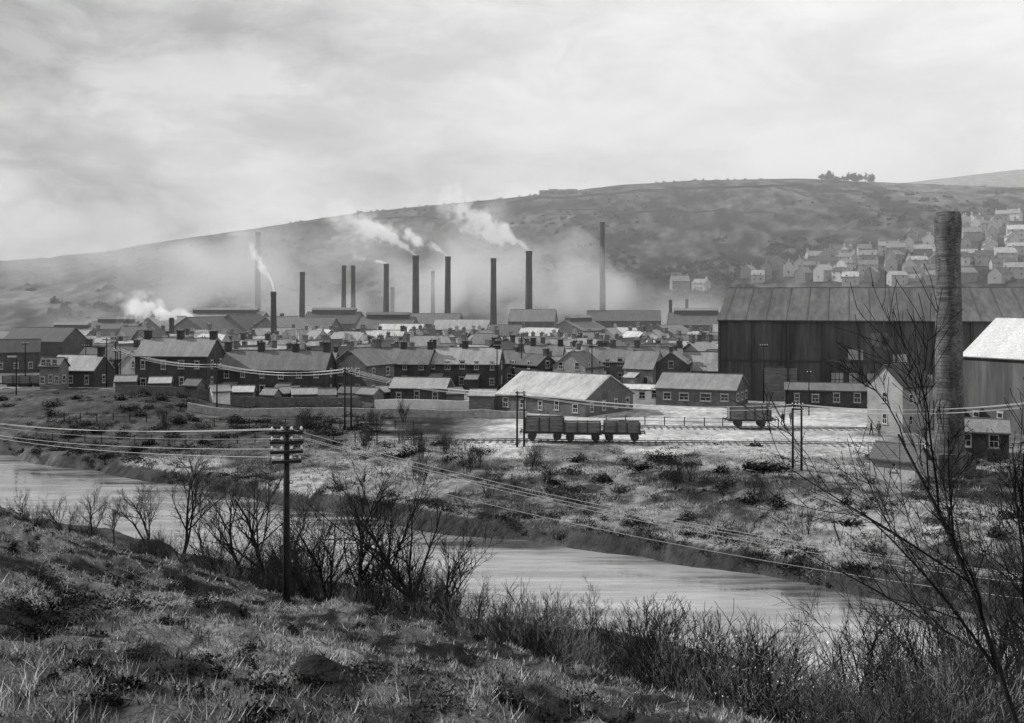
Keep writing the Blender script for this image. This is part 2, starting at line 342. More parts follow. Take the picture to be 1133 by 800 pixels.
for i in range(34):
    px,py=random.choice([(480,500),(520,520),(700,520),(760,540),(450,490),(600,520),(850,560),(900,590),(420,500),(460,530),(560,550),(400,470),(430,470),(200,470),(330,480)])
    x,y,z=ground(px+random.uniform(-20,20),py+random.uniform(-8,8)); plant('bare_shrub',random.choice(T_shr),x,y,random.uniform(.4,.9))
T_big=grow(77,9.5,3,3,.95,.13,(10,7,5),wig=.2,lenf=.6)
plant('bare_tree',T_big,8.5,17,.78,rz=2.2); plant('bare_tree',grow(78,8,2,3,1.1,.1,(9,7,5)),10.6,23,.85); plant('bare_tree',T_big,11.5,26,.75)
for px,Y,s in [(620,33,.8),(650,34,.7),(740,30,1.0),(930,24,.9),(1000,22,1.0),(1060,20,.9),(960,27,1.1),(590,37,.8),(880,30,1.1),(820,27,.8),(1090,19,.8),(560,40,.7),(700,33,.7),(780,28,.7),(1030,19,.8),(985,20,.6),(910,23,.6)]:
    plant('bare_shrub',random.choice(T_shl),(px-CX)/F*Y,Y,s)
for px,Y in [(860,28),(885,29),(845,31)]:
    X=(px-CX)/F*Y; e=plant('blossom_shrub',T_shl[0],X,Y,.95)
    n=900; p=rng.normal(size=(n,3))*np.array([.8,.8,.6])+np.array([0,0,2.0]); bm=MB()
    for q in p:
        a=random.uniform(.02,.05); v=len(bm.v); u=Vector(rng.normal(size=3)).normalized()*a; w=Vector(rng.normal(size=3)).normalized()*a
        q=Vector(q); bm.v+=[tuple(q-u),tuple(q+w),tuple(q+u),tuple(q-w)]; bm.f.append((v,v+1,v+2,v+3))
    bm.obj('blossom',M_bloss,e)
# ------------------------------------------------------------------ buildings
placed=[]
def building(name,X,Y,L,W,H,R,rot=0,wall=M_brickD,roof=None,front=(0,0),side=(0,0),stacks=(),door=False,z=None,winh=1.25,winw=.9,stack_s=1.0,frame=M_frame,ov=.25,sill=True,fz0=1.0,ext=False):
    roof=roof or random.choice(M_roofs); z=tz(X,Y)-.1 if z is None else z
    e=empty(name,(X,Y,z),math.radians(rot)); placed.append((X,Y,max(L,W)/2))
    l=L/2;w=W/2; v=[(-l,-w,-1),(l,-w,-1),(l,w,-1),(-l,w,-1),(-l,-w,H),(l,-w,H),(l,w,H),(-l,w,H),(-l,0,R),(l,0,R)]
    mk('walls',v,[(0,1,5,4),(2,3,7,6),(1,2,6,9,5),(3,0,4,8,7)],wall,e)
    sl=(R-H)/w; lo=H-sl*ov; t=.14; y2=w+ov; x2=l+.18
    prof=[(-y2,lo+.004),(0,R+.004),(y2,lo+.004),(y2,lo+t),(0,R+t+.03),(-y2,lo+t)]
    v=[(-x2,)+p for p in prof]+[(x2,)+p for p in prof]; n=6
    f=[(i,(i+1)%n,n+(i+1)%n,n+i) for i in range(n)]+[tuple(range(5,-1,-1)),tuple(range(6,12))]
    mk('roof',v,f,roof,e)
    rb=MB(); rb.box(-x2,x2,-.1,.1,R+t-.02,R+t+.1); rb.obj('ridge_tiles',M_stone,e)
    fr=MB(); gl=MB(); sb=MB(); 
    def win(cx,cz,face,ww=winw,wh=winh,dr=False):
        def bx(B,a0,a1,z0,z1,o0,o1):
            if face=='f': B.box(a0,a1,-w-o1,-w-o0,z0,z1)
            elif face=='b': B.box(a0,a1,w+o0,w+o1,z0,z1)
            elif face=='r': B.box(l+o0,l+o1,a0,a1,z0,z1)
            else: B.box(-l-o1,-l-o0,a0,a1,z0,z1)
        a0,a1,z0,z1=cx-ww/2,cx+ww/2,cz,cz+wh; q=.08
        bx(gl,a0+q,a1-q,z0+q,z1-q,-.02,.02)
        bx(fr,a0,a0+q,z0,z1,-.02,.06); bx(fr,a1-q,a1,z0,z1,-.02,.06); bx(fr,a0+q,a1-q,z0,z0+q,-.02,.06); bx(fr,a0+q,a1-q,z1-q,z1,-.02,.06)
        if not dr:
            bx(fr,a0+q,a1-q,cz+wh/2-.03,cz+wh/2+.03,.022,.05); bx(fr,cx-.025,cx+.025,z0+q,cz+wh/2-.03,.022,.05)
            if sill: bx(sb,a0-.1,a1+.1,z0-.12,z0-.005,-.02,.1); bx(sb,a0-.1,a1+.1,z1+.005,z1+.15,-.02,.03)
    nf,sf=front
    for k in range(nf):
        cx=-l+(k+.5)*L/nf
        for s in range(sf):
            isd=door and s==0 and k%2==1
            if isd: win(cx,0.12,'f',.95,2.0,True)
            else: win(cx+random.uniform(-.25,.25),fz0+s*2.6+random.uniform(-.12,.12),'f',winw*random.uniform(.75,1.15),winh*random.uniform(.85,1.1))
            win(cx,fz0+s*2.6,'b')
    ns,ss=side
    for k in range(ns):
        for s in range(ss):
            for fc in 'rl': win(-w+(k+.5)*W/ns,fz0+s*2.6,fc)
    if gl.v: gl.obj('window_panes',M_glass,e); fr.obj('window_frames',frame,e)
    if sb.v: sb.obj('sills',M_sill,e)
    if stacks:
        cb=MB(); pt=MB()
        for sx in stacks:
            x=sx*l; a=.5*stack_s; bq=.38*stack_s; top=R+1.2*stack_s*random.uniform(.85,1.15)
            cb.box(x-a,x+a,-bq,bq,R-.5,top); cb.box(x-a-.08,x+a+.08,-bq-.08,bq+.08,top+.002,top+.16)
            for px_ in (-.28,.28): pt.tube([(x+px_*stack_s,0,top+.16),(x+px_*stack_s,0,top+.5)],[.13,.1],6)
        cb.obj('chimney_stacks',wall if wall not in (M_white,) else M_brickM,e); pt.obj('chimney_pots',M_sill,e)
    if ext:
        ww=MB(); k=max(1,int(L/6)); V=[];Fc=[]
        for i in range(k):
            x0=-l+(i+.15)*L/k; x1=x0+2.2; y0=-w-2.6; h0=2.0; h1=2.8; ww.box(x0,x1,y0,-w-.01,-1,h0)
            b=len(V); V+=[(x0-.1,y0-.15,h0+.0),(x1+.1,y0-.15,h0),(x1+.1,-w-.005,h1),(x0-.1,-w-.005,h1),(x0-.1,y0-.15,h0+.12),(x1+.1,y0-.15,h0+.12),(x1+.1,-w-.005,h1+.12),(x0-.1,-w-.005,h1+.12)]
            Fc+=[(b,b+3,b+2,b+1),(b+4,b+5,b+6,b+7),(b,b+1,b+5,b+4),(b+1,b+2,b+6,b+5),(b+2,b+3,b+7,b+6),(b+3,b,b+4,b+7)]
        ww.obj('outhouse_walls',wall,e); mk('outhouse_roofs',V,Fc,random.choice(M_roofs[1:]),e)
    gt=MB(); gt.box(-x2,x2,-y2-.1,-y2+.0,lo-.06,lo+.05); gt.box(-x2,x2,y2,y2+.1,lo-.06,lo+.05); gt.obj('gutters',M_iron,e)
    return e
def atp(px,Y): return (px-CX)/F*Y
R0,R1,R2,R3=M_roofs
building('brick_house',atp(200,173),173,11.6,7.5,5.6,8.1,-6,M_brickD,R1,(4,2),(2,2),(-.92,.0,.92),True)
building('terraced_house',atp(307,176),176,17.5,7,4.9,7.6,-6,M_brickD,R1,(6,2),(1,2),(-.93,-.3,.35,.93),True,ext=True)
building('terraced_house',atp(402,180),180,7.5,7,5.4,7.8,60,M_brickM,R2,(2,2),(2,2),(-.9,.9))
building('terraced_house',atp(447,196),196,11,7,4.6,7.1,-12,M_brickD,R1,(4,2),(1,2),(-.9,0,.9),True,ext=True)
building('terraced_house',atp(515,196),196,13,7,4.6,7.2,-8,M_brickD,R2,(5,2),(1,2),(-.9,0,.9),True,ext=True)
building('workshop',atp(467,166),166,8.5,5,2.7,4.0,-10,M_brickD,R2,(3,1),(1,1))
building('workshop',atp(535,158),158,3.6,3,2.2,2.9,-10,M_woodg,M_rooflight)
for px,Y,L,W,rt,wm,rm in [(338,164,4,3,15,M_woodg,R2),(388,166,3,2.6,-15,M_white,R1),(270,166,3,2.4,5,M_woodg,M_rooflight),(243,162,2.6,2,30,M_white,R3),(300,163,2.2,2,-20,M_woodg,R1),(318,166,3,2,40,M_brickM,R3),(362,163,2.4,2,10,M_white,R2),(410,164,3,2.5,-30,M_woodg,R1),(430,168,3.5,3,20,M_brickM,R2),(178,165,3,2.2,10,M_woodg,R3),(215,163,2.4,2,-20,M_brickM,R1),(500,165,3,2.4,25,M_woodg,R3),(140,168,3,2.2,10,M_woodg,R2)]:
    building('garden_shed',atp(px,Y),Y,L,W,1.9,2.6,rt,wm,rm)
building('brick_house',atp(90,182),182,8,6,3.2,5.4,-10,M_brickD,R2,(3,1),(1,1),(.9,))
building('signal_box',atp(60,175),175,3.4,2.6,3.8,4.9,-10,M_woodg,R1,(3,2),(1,1))
building('warehouse',atp(50,262),262,16,10,6,9,-12,M_brickD,R0,(5,1),(2,1))
building('warehouse',atp(20,240),240,9,8,4.5,7,20,M_brickD,R0,(3,1),(1,1))
building('terraced_house',atp(125,215),215,11,7,4.4,6.6,-8,M_brickD,R0,(4,2),(1,1),(-.9,.9))
building('single_storey_hall',7.6,157,15,12.5,2.5,5.3,-37,M_brickM,M_rooflight,(5,1),(4,1),(),False,fz0=.7)
building('bungalow',atp(777,166),166,12,8.5,2.7,4.6,-24,M_brickM,R3,(4,1),(3,1),(),False,winw=1.5,winh=1.1)
building('link_building',atp(712,168),168,6,4,2.3,2.8,-20,M_white,M_rooflight,(3,1))
building('terraced_house',atp(702,205),205,17.5,7,4.4,6.9,-6,M_brickM,R1,(7,2),(1,2),(-.95,-.45,.05,.5,.95),True,ext=True)
building('terraced_house',atp(640,196),196,7,6.5,4,6.4,58,M_brickL,R2,(2,2),(2,2),(.8,))
building('brick_house',atp(775,212),212,8,7,5,7.6,50,M_brickM,R3,(3,2),(2,2),(-.8,.8))
building('terraced_house',atp(590,215),215,12,7,4.4,6.8,-10,M_brickD,R2,(5,2),(1,2),(-.9,0,.9))
bs=building('corrugated_works_shed',0,0,74,34,12.6,17.6,-17,M_corr,M_corroof,z=0,ov=.4)
cs,sn=math.cos(math.radians(-17)),math.sin(math.radians(-17))
c0=Vector((atp(795,173),173)); bs.location=(c0.x+37*cs-17*sn,c0.y+37*sn+17*cs,0)
fb=MB()
for k in range(15): x=-36.9+k*5.27; fb.box(x-.15,x+.15,-17.25,-17.0,-1,12.5)
fb.box(-37,37,-17.15,-17.003,6.2,6.4); fb.obj('stanchions',M_iron,bs)
fb=MB(); 
for x,z,w,h in [(-17.5,6.6,2.2,1.6),(-11,5.8,2,1.8),(-5,6.3,1.6,1.4)]: fb.box(x,x+w,-17.1,-17.07,z,z+h)
fb.obj('louvres',M_cream,bs)
fb=MB()
for i in range(26): x=random.uniform(-36,34); z=random.uniform(.5,10); fb.box(x,x+random.choice([.9,1.8,2.7]),-17.06,-17.012-.0008*i,z,z+random.uniform(1.2,2.2))
fb.obj('patched_sheets',gmat('corrugated_patch',.11,.5,.4,.7,.2,stretch=(1,1,.2)),bs)
fb=MB(); gb=MB()
for k in range(9):
    x=-20+k*2.6; gb.box(x,x+1.9,-17.1,-17.065,2.6,4.6)
    for q in (0,.6,1.2,1.8): fb.box(x+q,x+q+.07,-17.14,-17.102,2.6,4.6)
    fb.box(x,x+1.9,-17.17,-17.142,3.55,3.62)
gb.obj('window_panes',M_cream,bs); fb.obj('glazing_bars',M_iron,bs)
db=MB(); db.box(-30,-25,-17.14,-17.08,-.5,5.2); db.obj('sliding_door',M_woodg,bs)
rb=MB()
for k in range(24): x=-36+k*3.1; rb.v+=[(x,-17.35,12.68),(x+.12,-17.35,12.68),(x+.12,-.2,17.78),(x,-.2,17.78)]; q=len(rb.v); rb.f.append((q-4,q-3,q-2,q-1))
rb.obj('roof_sheet_laps',M_iron,bs)
placed.append((70,175,45))
building('lean_to_shed',atp(913,163),163,11.5,5,2.6,3.4,-14,M_brickD,R2,(4,1),(1,1))
building('engine_house',atp(996,134),134,6.5,4.8,5.6,7.9,38,M_brickL,R0,(2,2),(1,2),(),False,winw=.7)
building('engine_house_annexe',atp(1032,139),139,6,5,3.5,4.8,30,M_brickM,R1,(2,1),(1,1))
building('platelayers_hut',atp(995,97.5),97.5,4.0,3.0,2.0,3.1,-42,M_cream,R0,(1,1),(1,1),winw=.6,winh=.7)
building('pale_roofed_shed',atp(1172,131),133,15,13,9.0,13.5,-62,M_corr,M_roofwhite,(4,1),(2,2))
building('low_shed',atp(1085,112),112,5,4,2.6,3.6,-20,M_brickD,R1,(2,1))
def stack(name,px,Y,top,wpx,base=None,mat=M_stackf,crown=True,n=14,pxb=None):
    X=atp(px,Y); z0=tz(X,Y)-.3; zt=CAMZ+(HY-top)/F*Y; r=wpx*.84/2/F*Y if not pxb else wpx/2/F*Y; H=zt-z0
    rb=(pxb or wpx*1.1)/2/F*Y
    e=empty(name,(X,Y,z0)); e.rotation_euler=(random.uniform(-.006,.006),random.uniform(-.008,.008),0); b=MB()
    k=10; pts=[(0,0,H*i/k) for i in range(k+1)]; rad=[rb+(r-rb)*(i/k) for i in range(k+1)]
    b.tube(pts,rad,n,False); o=b.obj('shaft',mat,e,True)
    c=MB()
    if crown and Y<200: c.tube([(0,0,H-3.4),(0,0,H-2.6),(0,0,H-.9),(0,0,H-.4),(0,0,H+.1)],[r*1.01,r*1.1,r*1.17,r*1.13,r*.98],n,False)
    elif crown: c.tube([(0,0,H-1.6),(0,0,H-1.2),(0,0,H-.5),(0,0,H+.1)],[r*1.02,r*1.08,r*1.14,r*1.05],n,False)
    c.tube([(0,0,H+.1),(0,0,H+.101),(0,0,H-2)],[r*1.0,r*.75,r*.7],n,False)
    if Y<200:
        bd=MB()
        for zz in (H*.35,H*.55,H*.72,H*.84): q=rb+(r-rb)*zz/H; bd.tube([(0,0,zz-.08),(0,0,zz+.08)],[q*1.025]*2,n,False)
        bd.obj('iron_bands',M_iron,e,True)
    bb=MB(); bb.box(-rb*1.25,rb*1.25,-rb*1.25,rb*1.25,-1,min(3,H*.1)); bb.obj('plinth',mat,e)
    c.obj('crown',mat,e,True)
    return X,Y,zt
stack('factory_chimney',1051,100,236,25,mat=M_stack,n=24,pxb=33)
tops={}
for px,Y,top,w in [(285,470,257,6.5),(303,310,323,7),(334,440,301,6.5),(380,440,294,5.5),(391,445,294,5.5),(427,450,292,6.5),(460,420,283,8),(479,480,300,4.5),(495,430,284,7),(546,420,286,7),(585,420,278,8),(667,470,246,6.5),(312,440,347,5),(190,300,352,6),(760,460,331,4),(434,480,318,5),(742,420,332,4)]:
    tops[px]=stack('factory_chimney',px,Y,top,w)
def works(px,Y,wpx,W,H,R,rot,wall=M_corr,roof=None,monitor=True,name='factory_building'):
    L=wpx/F*Y; e=building(name,atp(px,Y),Y,L,W,H,R,rot,wall,roof or random.choice([R0,R1,R2]),(max(3,int(L/4)),1),(2,1),winw=2,winh=2.2,fz0=1.6,frame=M_iron,sill=False)
    if monitor:
        b=MB(); b.box(-L*.4,L*.4,-W*.08,W*.08,R-.4,R+.9); b.obj('roof_vent',M_iron,e)
        b=MB(); l=L*.41; w=W*.12; v=[(-l,-w,R+.9),(l,-w,R+.9),(l,w,R+.9),(-l,w,R+.9),(-l,0,R+1.7),(l,0,R+1.7)]
        mk('vent_roof',v,[(0,1,5,4),(2,3,4,5),(1,2,5),(3,0,4),(0,3,2,1)],roof or R1,e)
for a in [(185,330,52,16,6,10.5,58),(228,325,55,18,6,10.5,58),(270,335,48,18,6,11,58),(312,330,50,18,5.5,10.5,58),(352,340,40,20,5,10,-8),(430,350,60,16,6.5,10,-6),(512,360,60,16,6,9,-5),(590,390,50,18,8,12,-6),(690,400,80,20,8,11.5,-6),(770,380,60,20,7,11,-6),(640,350,50,14,6,9,50),(560,330,40,14,5,8,-9),(480,395,60,18,7,10.5,-5),(370,400,60,20,7,11,-5),(250,400,90,20,7,11,-5),(140,380,80,14,5,8,-8),(80,340,50,12,4,7,-8),(820,300,60,14,6,9,-12),(740,330,45,12,5.5,8,50)]:
    works(*a,monitor=random.random()<.5)
for a in [(445,322,50,12,5.5,8.5,-10,M_brickL,M_rooflight,False),(110,290,40,10,4,6,-6,M_brickD,R2,False)]: works(*a)
walls=[M_brickD,M_brickD,M_brickM,M_brickM,M_brickM,M_brickL,M_cream,M_white]
for Yr in [203,213,222,232,242,252,263,275,288,302,318]:
    px=random.uniform(90,120) if Yr>225 else 150
    while px<830:
        L=random.choice([5.5,6,7,8,9,12]); rot=random.choice([-8,-14,-28,20,35,56,62,75,50,-50]); wp=(L if abs(rot)<40 else 7)/Yr*F
        X=atp(px+wp/2,Yr); Yq=Yr+random.uniform(-4,4)
        if all((X-a)**2+(Yq-b_)**2>(.50*(c+L/2))**2 for a,b_,c in placed[:]) and not (px>780 and Yr<230):
            H=random.uniform(2.4,5.0); n=max(2,int(L/3.2)); Wd=random.uniform(4.6,7.2)
            building('terraced_house' if L>8.5 else 'brick_house',X,Yq,L,Wd,H,H+Wd*random.uniform(.3,.48),rot,random.choice(walls),random.choice([R0,R1,R2,R2,R3,R3,R3,M_rooflight]),(n,2 if (Yr<270 and H>3.7) else 1),(1,2 if H>3.7 else 1) ,[ -.92+1.84*i/max(1,n//2) for i in range(n//2+1)] if random.random()<.6 else [.9],True,stack_s=random.uniform(.7,1.0),ext=random.random()<.4)
        px+=wp*.78+random.uniform(0,5)
# hillside village
R=random.Random(5)
vil=[]
for i in range(330):
    px=R.uniform(828,1128); py=R.uniform(242,316)
    if py<302-(px-830)*.21: continue
    vil.append((px,py))
M_vw=[gmat('village_render',c,.2,.3,.85,0) for c in (.48,.34,.22,.14)]
for px,py in vil+[(752,320),(765,318),(776,322),(738,322)]:
    x,y,z=ground(px,py)
    if any((x-a)**2+(y-b_)**2<8.8**2 for a,b_,c in placed): continue
    s=R.uniform(7,12); wd=R.uniform(5.5,7); h=R.uniform(3.8,5.4); building('hillside_house',x,y,s,wd,h,h+wd*R.uniform(.32,.48),R.choice([-20,-10,60,75,5,40,-45]),R.choice(M_vw),R.choice([R0,R1,R2,R3]),(2,2),(1,1),(-.9,.9) if R.random()<.6 else (.8,),winw=1.0,frame=M_sill,stack_s=.9)
for px in (603,612,622,633,648):
    x,y,z=ground(px,214.5); building('hilltop_farm',x,y,R.uniform(7,11),7,R.uniform(1.5,3),R.uniform(3.5,5),R.uniform(-15,15),M_brickD,R0,(2,1))
C=[]
def hillclump(px0,px1,py0,py1,n,r0=1.4,r1=3.2,sh=.035):
    for i in range(n):
        px=random.uniform(px0,px1); py=random.uniform(py0,py1); x,y,z=ground(px,py); r=random.uniform(r0,r1)
        if y>1060 or y<300: continue
        if fbm(x/45,y/60,99,2)<.46: continue
        C.append((x,y,z-.3,r,r*random.uniform(.6,1.1),sh*random.uniform(.4,1.8)))
hillclump(600,830,285,335,300); hillclump(790,1000,238,266,130,1,2.2); hillclump(820,1125,250,315,300,1.2,2.8); hillclump(15,330,318,352,150); hillclump(330,620,312,338,120); hillclump(640,900,250,290,200,.8,1.8); hillclump(950,1120,212,245,140,1,2.4); hillclump(20,600,262,320,480,.6,1.6); hillclump(400,900,215,260,350,.7,1.6)
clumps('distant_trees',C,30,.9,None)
C=[];tm=MB()
for i in range(30):
    px=random.uniform(905,966); x=atp(px,1093); z=tz(x,1093); h=random.uniform(3,9); r=random.uniform(1.5,4)
    C.append((x,1093,z+h*.35,r,h*.6,.02)); tm.tube([(x,1093,z-1),(x,1093,z+h*.7)],[.4,.25],5)
clumps('ridge_pines',C,26,1.1,None); tm.obj('ridge_pine_trunks',M_bark)
C=[]
for i in range(60):
    px=random.choice([random.uniform(300,600),random.uniform(720,860),random.uniform(990,1110)]); x=atp(px,1096); C.append((x,1096,tz(x,1096)-.5,random.uniform(.8,2),random.uniform(.8,2),.03))
clumps('ridge_hedge',C,16,1.0,None)
C=[]
for i in range(170):
    px=random.uniform(30,790); Y=random.uniform(178,330); x=atp(px,Y); r=random.uniform(.5,1.8); C.append((x,Y,tz(x,Y),r,r*1.3,.04))
clumps('garden_shrubs',C,70,.35,None)
def stonewall(name,pts,h=1.3,th=.5,mat=M_stone,step=8):
    b=MB(); P=[]
    for (x0,y0),(x1,y1) in zip(pts[:-1],pts[1:]):
        n=max(1,int(math.hypot(x1-x0,y1-y0)/step))
        for k in range(n): P.append((x0+(x1-x0)*k/n,y0+(y1-y0)*k/n))
    P.append(pts[-1]); A=np.array(P); Z=terr(A[:,0],A[:,1])
    for i,(x,y) in enumerate(P):
        j=min(i+1,len(P)-1); k=max(i-1,0); dx=P[j][0]-P[k][0]; dy=P[j][1]-P[k][1]; l=math.hypot(dx,dy); nx,ny=-dy/l*th/2,dx/l*th/2; z=Z[i]; hh=h*random.uniform(.85,1.1)
        b.v+=[(x-nx,y-ny,z-.4),(x-nx,y-ny,z+hh),(x+nx,y+ny,z+hh),(x+nx,y+ny,z-.4)]
        if i: q=4*i; b.f+=[(q-4,q,q+1,q-3),(q-3,q+1,q+2,q-2),(q-2,q+2,q+3,q-1)]
    b.obj(name,mat)
def gp(l): return [ground(*p)[:2] for p in l]
M_hw=gmat('hill_wall',.03,.3,.5,.95,0)
stonewall('field_wall',gp([(560,226),(640,219),(720,212),(800,209),(900,207)]),2.0,1.3,M_hw)
stonewall('field_wall',gp([(860,208),(920,222),(1000,240),(1040,262)]),1.4,1,M_hw)
stonewall('field_wall',gp([(330,250),(430,242),(560,236)]),1.2,1.0,M_hw)
stonewall('field_wall',gp([(600,232),(700,236),(800,232),(880,240)]),1.2,1.0,M_hw)
stonewall('roadside_wall',[(-44,149),(-20,148.5),(-4,146.5),(2,146)],1.1,.35,M_stonel,3)
stonewall('garden_wall',[(-58,163),(-40,162),(-22,161)],1.4,.3,M_stone,3)
stonewall('garden_wall',[(-20,160),(-8,158),(-4,157)],1.3,.3,M_white,3)
def fence(name,pts,h=1.1,sp=2.2,rails=2,mat=M_wood):
    b=MB()
    for (x0,y0),(x1,y1) in zip(pts[:-1],pts[1:]):
        L=math.hypot(x1-x0,y1-y0); n=int(L/sp); prev=None
        for k in range(n+1):
            x=x0+(x1-x0)*k/n; y=y0+(y1-y0)*k/n; z=tz(x,y); b.tube([(x,y,z-.3),(x,y,z+h)],.06,4)
            if prev:
                for r in range(rails): zz=h*(.9-.4*r); b.tube([(prev[0],prev[1],prev[2]+zz),(x,y,z+zz)],.03,3,False)
            prev=(x,y,z)
    b.obj(name,mat)
fence('post_fence',[(-58,134),(-40,128),(-25,124),(-10,121)])
fence('post_fence',[(-60,142),(-35,137),(-12,134)])
fence('post_fence',[(12,140),(24,137),(33,136)])
# ------------------------------------------------------------------ telegraph poles
M_w=M_wire
def pole(name,X,Y,h,arms=((.3,1.3),),r=.13,double=0,rot=0,ground_z=None):
    z=tz(X,Y) if ground_z is None else ground_z; e=empty(name,(X,Y,z),rot); b=MB()
    offs=[-double/2,double/2] if double else [0]
    for o in offs: b.tube([(o,0,-.6),(o,0,h*.5),(o,0,h)],[r,r*.85,r*.7],8)
    b.obj('pole',M_wood,e,True); a=MB(); ins=MB()
    for dz,w in arms:
        a.box(-w/2,w/2,-r-.1,-r,h-dz-.06,h-dz+.06)
        k=4 if w>1 else 2
        for i in range(k):
            x=-w/2+.08+i*(w-.16)/(k-1); a.tube([(x,-r-.05,h-dz+.06),(x,-r-.05,h-dz+.14)],.015,4); ins.tube([(x,-r-.05,h-dz+.13),(x,-r-.05,h-dz+.18),(x,-r-.05,h-dz+.26)],[.05,.055,.03],6)
    if a.v: a.obj('crossarms',M_wood,e); ins.obj('insulators',M_ins,e)
    return Vector((X,Y,z+h))
def wires(name,A,B,offs,sag,r=.018,mat=None):
    b=MB(); s=Vector((1,0,0))
    for ox,oz in offs:
        pts=[]
        for i in range(17):
            t=i/16; p=A.lerp(B,t)+s*ox+Vector((0,0,oz-sag*4*t*(1-t))); pts.append(tuple(p))
        b.tube(pts,r,4,False)
    b.obj(name,mat or M_w)
x,y,z=ground(317,663); hp=(663-472)/F*y
arm=((.25,1.35),(.65,1.35),(1.05,1.35),(1.45,1.2))
Pm=pole('telegraph_pole',x,y,hp,arm,.16,rot=.25)
b=MB(); 
for i in range(8): zz=1+i*.7; s=1 if i%2 else -1; b.tube([(x,y,z+zz),(x+s*.32,y,z+zz)],.012,4)
b.obj('pole_step_irons',M_iron)
Pr=pole('telegraph_pole',25.5,40,7.2,arm,.15,rot=.5); Pl=pole('telegraph_pole',-56,104,8.6,arm,.15,rot=.25)
of=[(-.6,-.1),(.2,-.12),(.6,-.5),(-.4,-.95),(.4,-1.3)]
wires('telegraph_wires',Pm,Pr,of[:4],.9,.013); wires('telegraph_wires',Pm,Pl,of,.8,.012)
L2=[]
for px,py,tp,dbl in [(130,440,396,0),(240,458,404,0),(385,476,407,.75),(576,495,433,.75),(882,521,446,.8),(1190,545,440,.8)]:
    Yq=CAMZ*F/(py-HY); X=atp(px,Yq); h=(py-tp)/F*Yq
    L2.append(pole('telegraph_pole' ,X,Yq,h,((.2,1.1),(.55,1.1)) if dbl else ((.25,1.3),(.6,1.3)),.12,dbl))
for a,b_ in zip(L2[:-1],L2[1:]): wires('telegraph_wires',a,b_,[(-.5,-.1),(.0,-.1),(.5,-.1),(-.4,-.45),(.4,-.45)],.8,.02)
for px,Y,h in [(95,190,8),(160,200,7),(28,185,8),(118,178,8),(550,190,8),(845,168,9),(577,200,9),(440,205,8),(655,190,8)]:
    pole('telegraph_pole',atp(px,Y),Y,h,((.3,1.2),),.12)
pole('lamp_post',atp(895,150),150,6,((.2,.6),),.09)
for px,Y,h in [(128,172,8),(133,172,6.5),(18,165,6)]:
    e=empty('railway_signal',(atp(px,Y),Y,tz(atp(px,Y),Y))); b=MB(); b.tube([(0,0,-.3),(0,0,h)],[.12,.09],6); b.box(-.05,.05,-.1,-.04,h-.2,h+.3); b.obj('post',M_wood,e)
    b=MB(); b.box(-1.3,.1,-.16,-.12,h-.35,h-.08); b.obj('signal_arm',M_frame,e)
# ------------------------------------------------------------------ railway track & wagons
def track(name,x0,y0,x1,y1):
    e=empty(name,(x0,y0,0),math.atan2(y1-y0,x1-x0)); L=math.hypot(x1-x0,y1-y0); zz=lambda s: tz(x0+(x1-x0)*s/L,y0+(y1-y0)*s/L)
    a=MB(); n=int(L/3); 
    for o in (-.72,.72):
        for i in range(n):
            s0,s1=i*L/n,(i+1)*L/n; a.tube([(s0,o,zz(s0)+.2),(s1,o,zz(s1)+.2)],.05,4,False)
    a.obj('rails',M_iron,e); b=MB(); k=int(L/.8)
    for i in range(k): s=i*.8; q=zz(s); b.box(s-.12,s+.12,-1.3,1.3,q-.1,q+.07)
    b.obj('sleepers',M_woodg,e)
def wagon(X,Y,rot,load=True,L=4.9,h=1.15):
    e=empty('railway_wagon',(X,Y,tz(X,Y)+.22),rot); l=L/2; w=1.15; z0=1.15; t=.07
    b=MB()
    for k in range(5):
        a=z0+k*h/5; c=a+h/5-.03; b.box(-l,l,-w,-w+t,a,c); b.box(-l,l,w-t,w,a,c); b.box(-l,-l+t,-w+t,w-t,a,c); b.box(l-t,l,-w+t,w-t,a,c)
    b.box(-l,l,-w,w,z0-.1,z0-.005); b.obj('plank_body',M_woodg,e)
    s=MB()
    for x in (-l+.05,-.55,.55,l-.05):
        for y in (-w-.06,w+.06): s.box(x-.07,x+.07,y-.04,y+.04,z0-.15,z0+h)
    for y in (-.9,.9): s.box(-l,l,y-.06,y+.06,z0-.38,z0-.102)
    for x in (-l-.06,l+.06): s.box(x-.06,x+.06,-w,w,z0-.36,z0-.05)
    for x in (-1.4,1.4):
        for y in (-.98,.98): s.box(x-.12,x+.12,y-.05,y+.05,.3,z0-.38); s.box(x-.45,x+.45,y-.04,y+.04,z0-.5,z0-.42)
    for sx in (-1,1):
        for y in (-.85,.85):
            s.tube([(sx*(l+.1),y,z0-.2),(sx*(l+.5),y,z0-.2)],.07,8); s.tube([(sx*(l+.5),y,z0-.2),(sx*(l+.56),y,z0-.2)],.18,10)
    s.obj('underframe',M_iron,e); q=MB()
    for x in (-1.4,1.4):
        for y in (-.75,.75): q.tube([(x,y-.06,.48),(x,y+.06,.48)],.47,16); q.tube([(x,y-.09,.48),(x,y+.09,.48)],.12,8)
        q.tube([(x,-.8,.48),(x,.8,.48)],.06,6)
    q.obj('wheels',M_iron,e)
    if load:
        V=[];Fc=[];nx,ny=12,6
        for i in range(nx+1):
            for j in range(ny+1):
                x=-l+t+(L-2*t)*i/nx; y=-w+t+(2*w-2*t)*j/ny; bump=(1-(2*i/nx-1)**2)*(1-(2*j/ny-1)**2); V.append((x,y,z0+h*.7+.45*bump+random.uniform(-.07,.07)))
        for i in range(nx):
            for j in range(ny): a=i*(ny+1)+j; Fc.append((a,a+ny+1,a+ny+2,a+1))
        mk('load',V,Fc,M_coal,e)
track('railway_track',-12,123.2,60,118.5)
